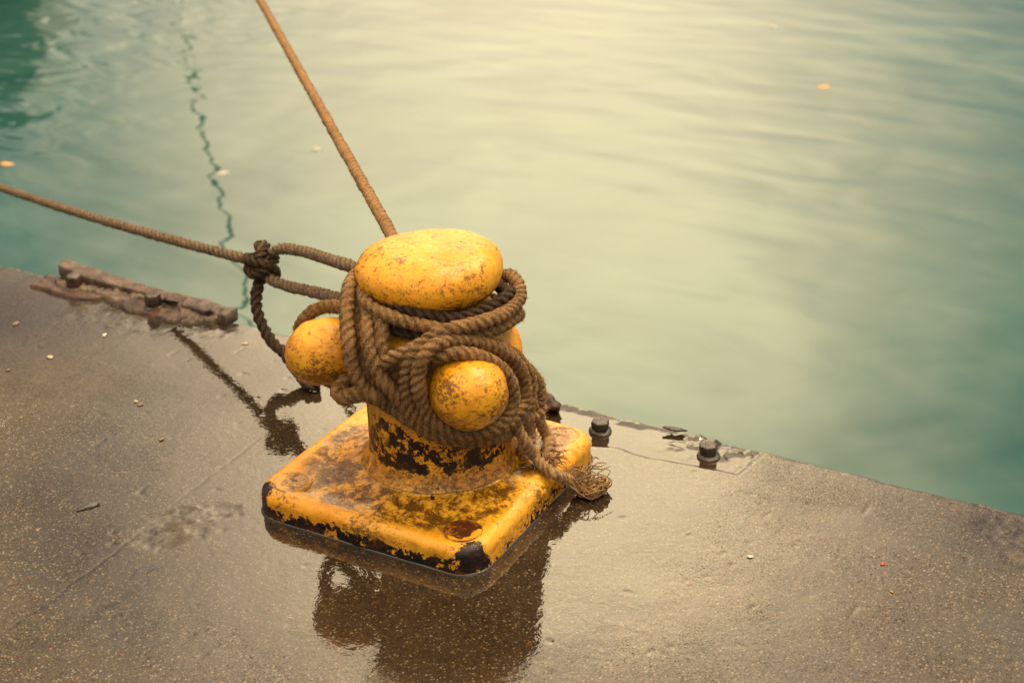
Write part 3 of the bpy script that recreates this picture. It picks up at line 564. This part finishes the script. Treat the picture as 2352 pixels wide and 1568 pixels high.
left = thing('mooring_line', 'dark knotted mooring line with an eye loop stretched from the left around the bollard neck', 'rope', 'mooring lines made fast to the bollard')
LL = PATHS['left_line']
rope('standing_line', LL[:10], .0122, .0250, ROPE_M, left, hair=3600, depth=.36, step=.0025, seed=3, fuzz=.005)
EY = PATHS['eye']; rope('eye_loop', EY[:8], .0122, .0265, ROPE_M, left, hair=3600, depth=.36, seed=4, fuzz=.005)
rope('eye_loop', EY[7:18], .0120, .0190, ROPE_D, left, hair=3000, depth=.40, seed=44, fuzz=.004)  # neck part of the loop, coloured darker than its two arms
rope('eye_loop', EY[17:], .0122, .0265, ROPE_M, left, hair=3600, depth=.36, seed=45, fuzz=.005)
rope('hanging_tail', PATHS['dangle'], .0132, .0200, ROPE_D, left, hair=1800, depth=.42, seed=5, fuzz=.004)
def knot():
    K = np.array(LL[0]); E = np.array(LL[-1]); d = (E-K)/np.linalg.norm(E-K); camp = np.array([1.444, -2.1547, 1.5821])
    f = camp-K; f /= np.linalg.norm(f); x = np.cross(np.array([0, 0, 1.]), f); x /= np.linalg.norm(x); y = np.cross(f, x)
    Pt = lambda a, b, c: (K+x*a+y*b+f*c)
    w = [(-.006, .004, -.012), (-.030, -.008, .004), (-.022, -.024, .018), (.002, -.018, .026), (.026, -.002, .018), (.030, .012, -.004), (.010, .018, -.018), (-.018, .014, -.012),
         (-.032, .012, .008), (-.018, .004, .024), (.006, -.004, .030), (.028, -.020, .016), (.026, -.034, -.006), (.002, -.036, -.014), (-.014, -.026, -.006), (-.012, -.004, .020), (.000, .014, .026), (.014, .030, .010), (.010, .040, -.008), (-.004, .034, -.012)]
    rope('knot', [Pt(*p) for p in w], .0115, .0150, ROPE_D, left, hair=3000, depth=.40, step=.0015, seed=8, fuzz=.005)
    rope('stub', [Pt(.012, -.004, .008), Pt(.006, .016, .016), Pt(.001, .034, .010), Pt(-.001, .046, .006)], .0120, .0150, ROPE_M, left, hair=5000, depth=.4, step=.0015, seed=9, fuzz=.008)
knot()

wrap = thing('mooring_line', 'tan line from over the water, wound in thick brown turns around the bollard horns', 'rope', 'mooring lines made fast to the bollard')
rope('standing_line', PATHS['upper_line'], .0118, .0230, ROPE_T, wrap, hair=3600, depth=.16, step=.004, seed=13, fuzz=.005)
for i, k in enumerate(('W1', 'W2', 'W3', 'W4', 'W5', 'W6', 'W7', 'W8', 'W9', 'W10', 'W11')):
    rr = {'W1': .0132, 'W2': .0130, 'W4': .0126, 'W7': .0118, 'W8': .0115, 'W9': .0125, 'W10': .0150}.get(k, .0123)
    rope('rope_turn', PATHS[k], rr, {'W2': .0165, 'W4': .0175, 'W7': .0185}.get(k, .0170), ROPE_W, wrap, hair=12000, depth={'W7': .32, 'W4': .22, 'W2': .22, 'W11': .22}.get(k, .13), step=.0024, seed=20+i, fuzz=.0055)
rope('rope_turn', [(AXO+RT*a+NR*b+np.array([0, 0, z])) for a, b, z in ((.13, -.05, .395), (.135, .02, .392), (.11, .08, .388), (.05, .125, .386), (-.02, .132, .388), (-.08, .105, .392))], .0118, .019, ROPE_D, wrap, hair=3000, depth=.40, seed=41, fuzz=.005)

tails = thing('frayed_rope', 'light brown knotted rope tails hanging beside the bollard, frayed over the plate edge', 'rope')
for i, (k, r_) in enumerate((('T0', .0145), ('T1', .0112), ('T2', .0112), ('T3', .0110), ('T4', .0125))):
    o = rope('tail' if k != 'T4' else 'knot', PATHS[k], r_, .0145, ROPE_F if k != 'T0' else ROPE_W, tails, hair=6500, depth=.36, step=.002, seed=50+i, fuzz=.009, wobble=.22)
    if k == 'T1': tail1 = o
    if k == 'T2': tail2 = o
def fray():
    g = np.random.default_rng(5)
    p0 = np.array(PATHS['T1'][-3]); p1 = np.array(PATHS['T1'][-1]); gx = RT; gy = -NR
    c = p1+gx*.008+gy*.010; ps = []; rs = []
    for i in range(46):
        a0 = g.uniform(-2.9, -1.1); da = g.uniform(1.2, 3.2); ra = g.uniform(.015, .038); rb = g.uniform(.015, .038); pts = [p0+g.normal(0, .006, 3)*[1, 1, .4]]
        if g.random() < .5: pts = [p1+g.normal(0, .009, 3)*[1, 1, .3]]
        for t in np.linspace(0, 1, 7):
            a = a0+da*t
            q = c+gx*math.cos(a)*ra+gy*math.sin(a)*rb+g.normal(0, .0035, 3); q[2] = max(.004, .006+.020*g.random()*math.sin(t*3)+.010*t*g.random()); pts.append(q)
        ps.append(pts); rs.append(g.uniform(.0012, .0030))
    for i in range(30):
        s_ = p0+(p1-p0)*g.random()+g.normal(0, .004, 3); pts = [s_]; d = gx*g.uniform(.3, 1)+gy*g.uniform(-.2, 1.3); L = g.uniform(.03, .09)
        for t in (.33, .66, 1): pts.append(s_+d*L*t+np.array([0, 0, .016*math.sin(t*3)-.012*t])+g.normal(0, .004, 3))
        for q in pts: q[2] = max(q[2], .005 if max(abs(q[0]), abs(q[1])) > .25 else .058)
        ps.append(pts); rs.append(g.uniform(.0008, .0019))
    tubes('frayed_end', ps, rs, ROPE_F, tail1)
    ps = []; rs = []; e = np.array(PATHS['T2'][-1])
    for i in range(34):
        s_ = e+g.normal(0, .007, 3)*[1, 1, .4]-gx*.01; d = gx*g.uniform(-.4, 1)+gy*g.uniform(-1.0, .9); L = g.uniform(.02, .065); pts = [s_]
        for t in (.33, .66, 1): pts.append(s_+d*L*t+np.array([0, 0, .012*math.sin(t*3)-.010*t])+g.normal(0, .004, 3))
        for q in pts: q[2] = max(q[2], .062)
        ps.append(pts); rs.append(g.uniform(.0008, .0018))
    tubes('frayed_end', ps, rs, ROPE_F, tail2)
fray()

# ------------------------------------------------------------------ anchor bolts at the right, iron bracket at the left
def bolt_mesh(r, h, seed, flat=6, worn=.18):
    n = 48; th = np.linspace(0, 2*math.pi, n, endpoint=False)
    hexr = r*math.cos(math.pi/flat)/np.cos((th+.3) % (2*math.pi/flat)-math.pi/flat); rr = hexr*(1-worn)+r*.93*worn
    V = []
    for z, k in ((-.01, 1.28), (.001, 1.26), (.004, 1.2), (.0055, 1.02), (.0075, .94), (.009, .98), (.011, 1.0), (h*.5, 1.), (h*.82, 1.), (h*.93, .97), (h*.985, .88), (h, .72), (h*1.0, .45), (h*.99, .2), (h*.99, .01)):
        kk = rr*k if z > .007 else np.full(n, r)*k
        V.append(np.stack([np.cos(th)*kk, np.sin(th)*kk, np.full(n, z)], -1))
    P = np.concatenate(V); q = P*1.+seed
    P = P+np.stack([fbm(q, 45, 3, 1), fbm(q, 45, 3, 2), fbm(q, 45, 3, 3)*(P[:, 2] > .003)], -1)*.0034
    return P, grid_faces(15, n, wrap_m=True)
for i, (x, y) in enumerate(GR['bolts_r']):
    t = thing('anchor_bolt', ['rusty hex bolt head nearest the frayed rope, standing in the flooded edge recess', 'rusty square-topped bolt head at the right end of the flooded edge recess'][i], 'bolt', 'bolts in the flooded recess', (x, y, -.006))
    P, F = bolt_mesh(.0195, .028, i*3.7, 6, .05); cut = P[:, 2] < .0078
    nrow = 48*5
    fix_out(mesh_obj('washer', P[:nrow], [f for f in F.tolist() if max(f) < nrow], BOLTM, t)); 
    fix_out(mesh_obj('bolt_head', P[48*4:], [[v-192 for v in f] for f in F.tolist() if min(f) >= 192], BOLTM, t))
def slab(name, poly, z0, z1, mat, parent, seed, amp=.003):
    """ragged rusted plate: dense heightfield sheet over a polygon, with thickness"""
    poly = [(x, y) for x, y in poly]; xs = np.array([p[0] for p in poly]); ys = np.array([p[1] for p in poly]); st = .0035
    gx = np.arange(xs.min()-.01, xs.max()+.01, st); gy = np.arange(ys.min()-.01, ys.max()+.01, st)
    X, Y = np.meshgrid(gx, gy, indexing='ij'); q = np.stack([X.ravel(), Y.ravel()], -1); P3 = np.column_stack([q, np.zeros(len(q))])
    n1 = fbm(P3, 30, 4, seed); sd = poly_sd(q+np.stack([n1, n1], -1)*.007, poly)
    z = z0+(z1-z0)*sstep(-sd, 0, .004)+amp*fbm(P3, 38, 4, seed+5, .6)*sstep(-sd, .0, .01)+amp*.5*fbm(P3, 110, 3, seed+6)
    z = np.where(sd > .001, z0-.006, z); keep = (sd < .005)
    z = z-.006*sstep(n1, .15, .4)*(z1-z0)/.01; V = np.column_stack([q, z]); F = [f for f in grid_faces(len(gx), len(gy)).tolist() if keep[f].all()]
    used = sorted({v for f in F for v in f}); mp = {v: i for i, v in enumerate(used)}
    o = mesh_obj(name, V[used], [[mp[v] for v in f] for f in F], mat, parent); fix_out(o)
    if sum(p.normal.z for p in o.data.polygons) < 0: o.data.flip_normals()
    return o
br = thing('edge_bracket', 'broken rusted iron bracket with two bolts and a bar on the quay edge at left', 'bracket')
cl = lambda L, ymax: [(x, min(y, ymax)) for x, y in L]
slab('base_plate', cl(GR['plateL'], .432), .0, .010, RUST, br, 3)
slab('base_plate', cl(GR['plateR'], .428), .0, .010, RUST, br, 13)
slab('rust_crust', [(-1.40, .40), (-1.36, .375), (-1.22, .385), (-1.14, .36), (-1.10, .41), (-1.0, .42), (-.93, .355), (-.86, .385), (-.85, .43), (-1.10, .440), (-1.33, .445)], .0, .014, MUD, br, 23, .010)
def bar():
    n = 150; V = []; m = 20; x0, x1 = -1.395, -.835
    for i in range(n):
        t = i/(n-1); x = x0+(x1-x0)*t; y = .448-.020*t; zt = .030-.008*t+.014*(1-t)**6; w = .023+.004*math.sin(t*9); hgt = .032
        ring = []
        for k in range(m):
            a = 2*math.pi*k/m; c, s = math.cos(a), math.sin(a); ring.append((x, y+w*math.copysign(abs(c)**.35, c), zt-hgt/2+hgt/2*math.copysign(abs(s)**.35, s)))
        V.append(np.array(ring))
    P = np.concatenate(V); c = np.repeat(np.array([v.mean(0) for v in V]), m, 0); d = P-c; d /= np.linalg.norm(d, axis=1)[:, None]+1e-6
    P += d*(.0045*fbm(P, 26, 4, 7)+.0028*fbm(P, 90, 3, 8)-.014*sstep(fbm(P, 17, 4, 17), .20, .38))[:, None]
    F = grid_faces(n, m, wrap_m=True).tolist(); F.append(list(range(m))); F.append([(n-1)*m+k for k in range(m)])
    fix_out(mesh_obj('bar', P, F, mat_rust('flaking bar iron', (.16, .095, .07), (.055, .035, .028), (.24, .15, .10), .5), br))
bar()
for i, (x, y) in enumerate(GR['boltsL']):
    P, F = bolt_mesh(.0205, .036, 9+i*2.3); P = P+np.array([x, y, .006]); fix_out(mesh_obj('bolt', P, F, BOLTM, br))

def rubble(name, x, y, size, mat, label, cat, seed, z=0, squash=.5, group=None, rot=0.):
    bm = bmesh.new(); bmesh.ops.create_icosphere(bm, subdivisions=3, radius=.5); P = np.array([v.co[:] for v in bm.verts]); F = [[v.index for v in f.verts] for f in bm.faces]; bm.free()
    P = P*(1+.75*fbm(P+seed, 2.6, 3, seed)[:, None]); P = P*np.array(size if isinstance(size, tuple) else (size, size*.7, size*squash))
    c, s = math.cos(rot), math.sin(rot); P = np.column_stack([P[:, 0]*c-P[:, 1]*s, P[:, 0]*s+P[:, 1]*c, P[:, 2]])
    o = mesh_obj(name, P, F, mat); o.location = (x, y, z+P[:, 2].max()*.5); return tag(o, label, cat, group)
ck = rubble('iron_chunk', .058, .375, (.085, .045, .034), RUST, 'blackened rusty lump on the quay edge behind the frayed rope', 'scrap', 4, 0, rot=-.3)
rubble('iron_flake', .345, .398, (.045, .012, .008), BOLTM, 'thin dark flake on the quay edge between the two bolts', 'scrap', 6, .0, rot=.1)

SHELL = mat_plain('shell', (.55, .44, .30), .35); TANS = mat_plain('tan pebble', (.26, .17, .11), .45); DARKS = mat_plain('dark pebble', (.03, .022, .018), .3)
REDS = mat_plain('red plastic', (.55, .07, .02), .35); WHS = mat_plain('white chip', (.72, .66, .52), .4); ORG = mat_plain('orange chip', (.75, .33, .05), .4); SLATE = mat_plain('slate flake', (.085, .078, .08), .3)
g = GR['deb']
items = [  # index, name, size(m), material, label, category
 (0, 'shell_fragment', .020, SHELL, 'pale shell fragment left of the bollard, below the iron bracket', 'shell'),
 (1, 'shell_fragment', .014, TANS, 'small pinkish shell bit near the left frame edge below the iron bracket', 'shell'),
 (3, 'pebble', .015, SHELL, 'round pale pebble halfway between left frame edge and left horn', 'pebble'),
 (4, 'wood_chip', .016, TANS, 'orange brown chip just below the round pale pebble', 'chip'),
 (6, 'pebble', .013, TANS, 'tiny tan pebble in the speckled concrete at lower left', 'pebble'),
 (7, 'white_chip', .015, WHS, 'white chip lying on bare concrete right of the base plate', 'chip'),
 (8, 'red_fragment', .013, REDS, 'red plastic fragment on the concrete at far right', 'fragment'),
 (9, 'orange_fragment', .008, ORG, 'tiny orange fragment below the red one at far right', 'fragment'),
 (13, 'pebble', .017, TANS, 'tan pebble left of the rope reflection, level with the left horn', 'pebble'),
 (16, 'shell_fragment', .018, WHS, 'white fleck on the quay just beyond the near bracket plate', 'shell'),
 (17, 'straw_bit', .020, SHELL, 'pale straw bit on the concrete beside the hanging rope tail', 'straw'),
 (18, 'shell_fragment', .024, TANS, 'pinkish shell at the left frame edge above the others', 'shell'),
]
items_xy = {0: (-1.095, .081), 1: (-1.136, -.011)}
for j, (i, nme, sz, mt, lb, ct) in enumerate(items):
    rubble(nme, g[i][0], g[i][1], (sz*.8, sz*.5, sz*.22), mt, lb, ct, 60+j, .0, rot=j*1.3)
rubble('slate_flake', -.552, -.372, (.046, .017, .006), SLATE, 'grey slate flake on the concrete at lower left', 'flake', 90, 0, rot=.9)
wd = GR['wdeb']; WF = mat_plain('floating foam', (.55, .52, .42), .5); WO = mat_plain('orange leaf', (.85, .42, .10), .5)
wl = ['white scrap floating beside the wavering dark rope reflection', 'small white scrap floating between the two mooring lines', 'white scrap floating near the top of the picture, right of centre', 'orange leaf floating alone on the water at upper right', 'orange leaf floating in the dark ripples at the left edge', None, None]
for i, lb in enumerate(wl):
    if lb: rubble('floating_leaf' if 'leaf' in lb else 'floating_scrap', wd[i][0], wd[i][1], (.075, .05, .02) if i in (0, 3, 4) else (.05, .04, .02), WO if 'orange' in lb else WF, lb, 'leaf' if 'leaf' in lb else 'scrap', 100+i, WATER_Z-.008, rot=.4)

# ------------------------------------------------------------------ boat lying off to the left: its dark hull shows mirrored in the water
def boat():
    t = thing('fishing_boat', 'dark hulled boat moored off the left, showing only as broken dark reflections in the water', 'boat', None, (-9.7, 8.3, WATER_Z)); t.rotation_euler = (0, 0, R(214))
    n, m = 40, 16; V = []
    for i in range(n):
        u = i/(n-1); x = 9*u; w = 1.7*math.sin(min(1, (1-u)*2.4)*math.pi/2)**.7*(1 if u > .05 else .9); top = 1.5+.9*u**3
        for k in range(m):
            a = k/(m-1)*math.pi; c, s = math.cos(a), math.sin(a); V.append((x, w*math.copysign(abs(c)**.6, c)*(.75+.25*abs(c)), top-(top+.6)*abs(s)**.55))
    F = grid_faces(n, m).tolist(); F.append(list(range(m))[::-1])
    HM = mat_plain('hull paint', (.012, .03, .035), .35); fix_out(mesh_obj('hull', V, F, HM, t))
    Vd = [V[i*m+j] for i in range(n) for j in (0, m-1)]; Vd = [(a, b*.985, c-.12) for a, b, c in Vd]
    mesh_obj('deck', Vd, grid_faces(n, 2), mat_plain('deck', (.12, .09, .06), .6), t)
    bm = bmesh.new(); bmesh.ops.create_cube(bm, size=1); bmesh.ops.bevel(bm, geom=bm.edges[:], offset=.05, segments=2)
    P = np.array([v.co[:] for v in bm.verts])*[2.6, 2.0, 2.0]+[2.6, 0, 2.5]; F = [[v.index for v in f.verts] for f in bm.faces]; bm.free()
    mesh_obj('cabin', P, F, mat_plain('cabin paint', (.05, .035, .03), .4), t, smooth=False)
boat()
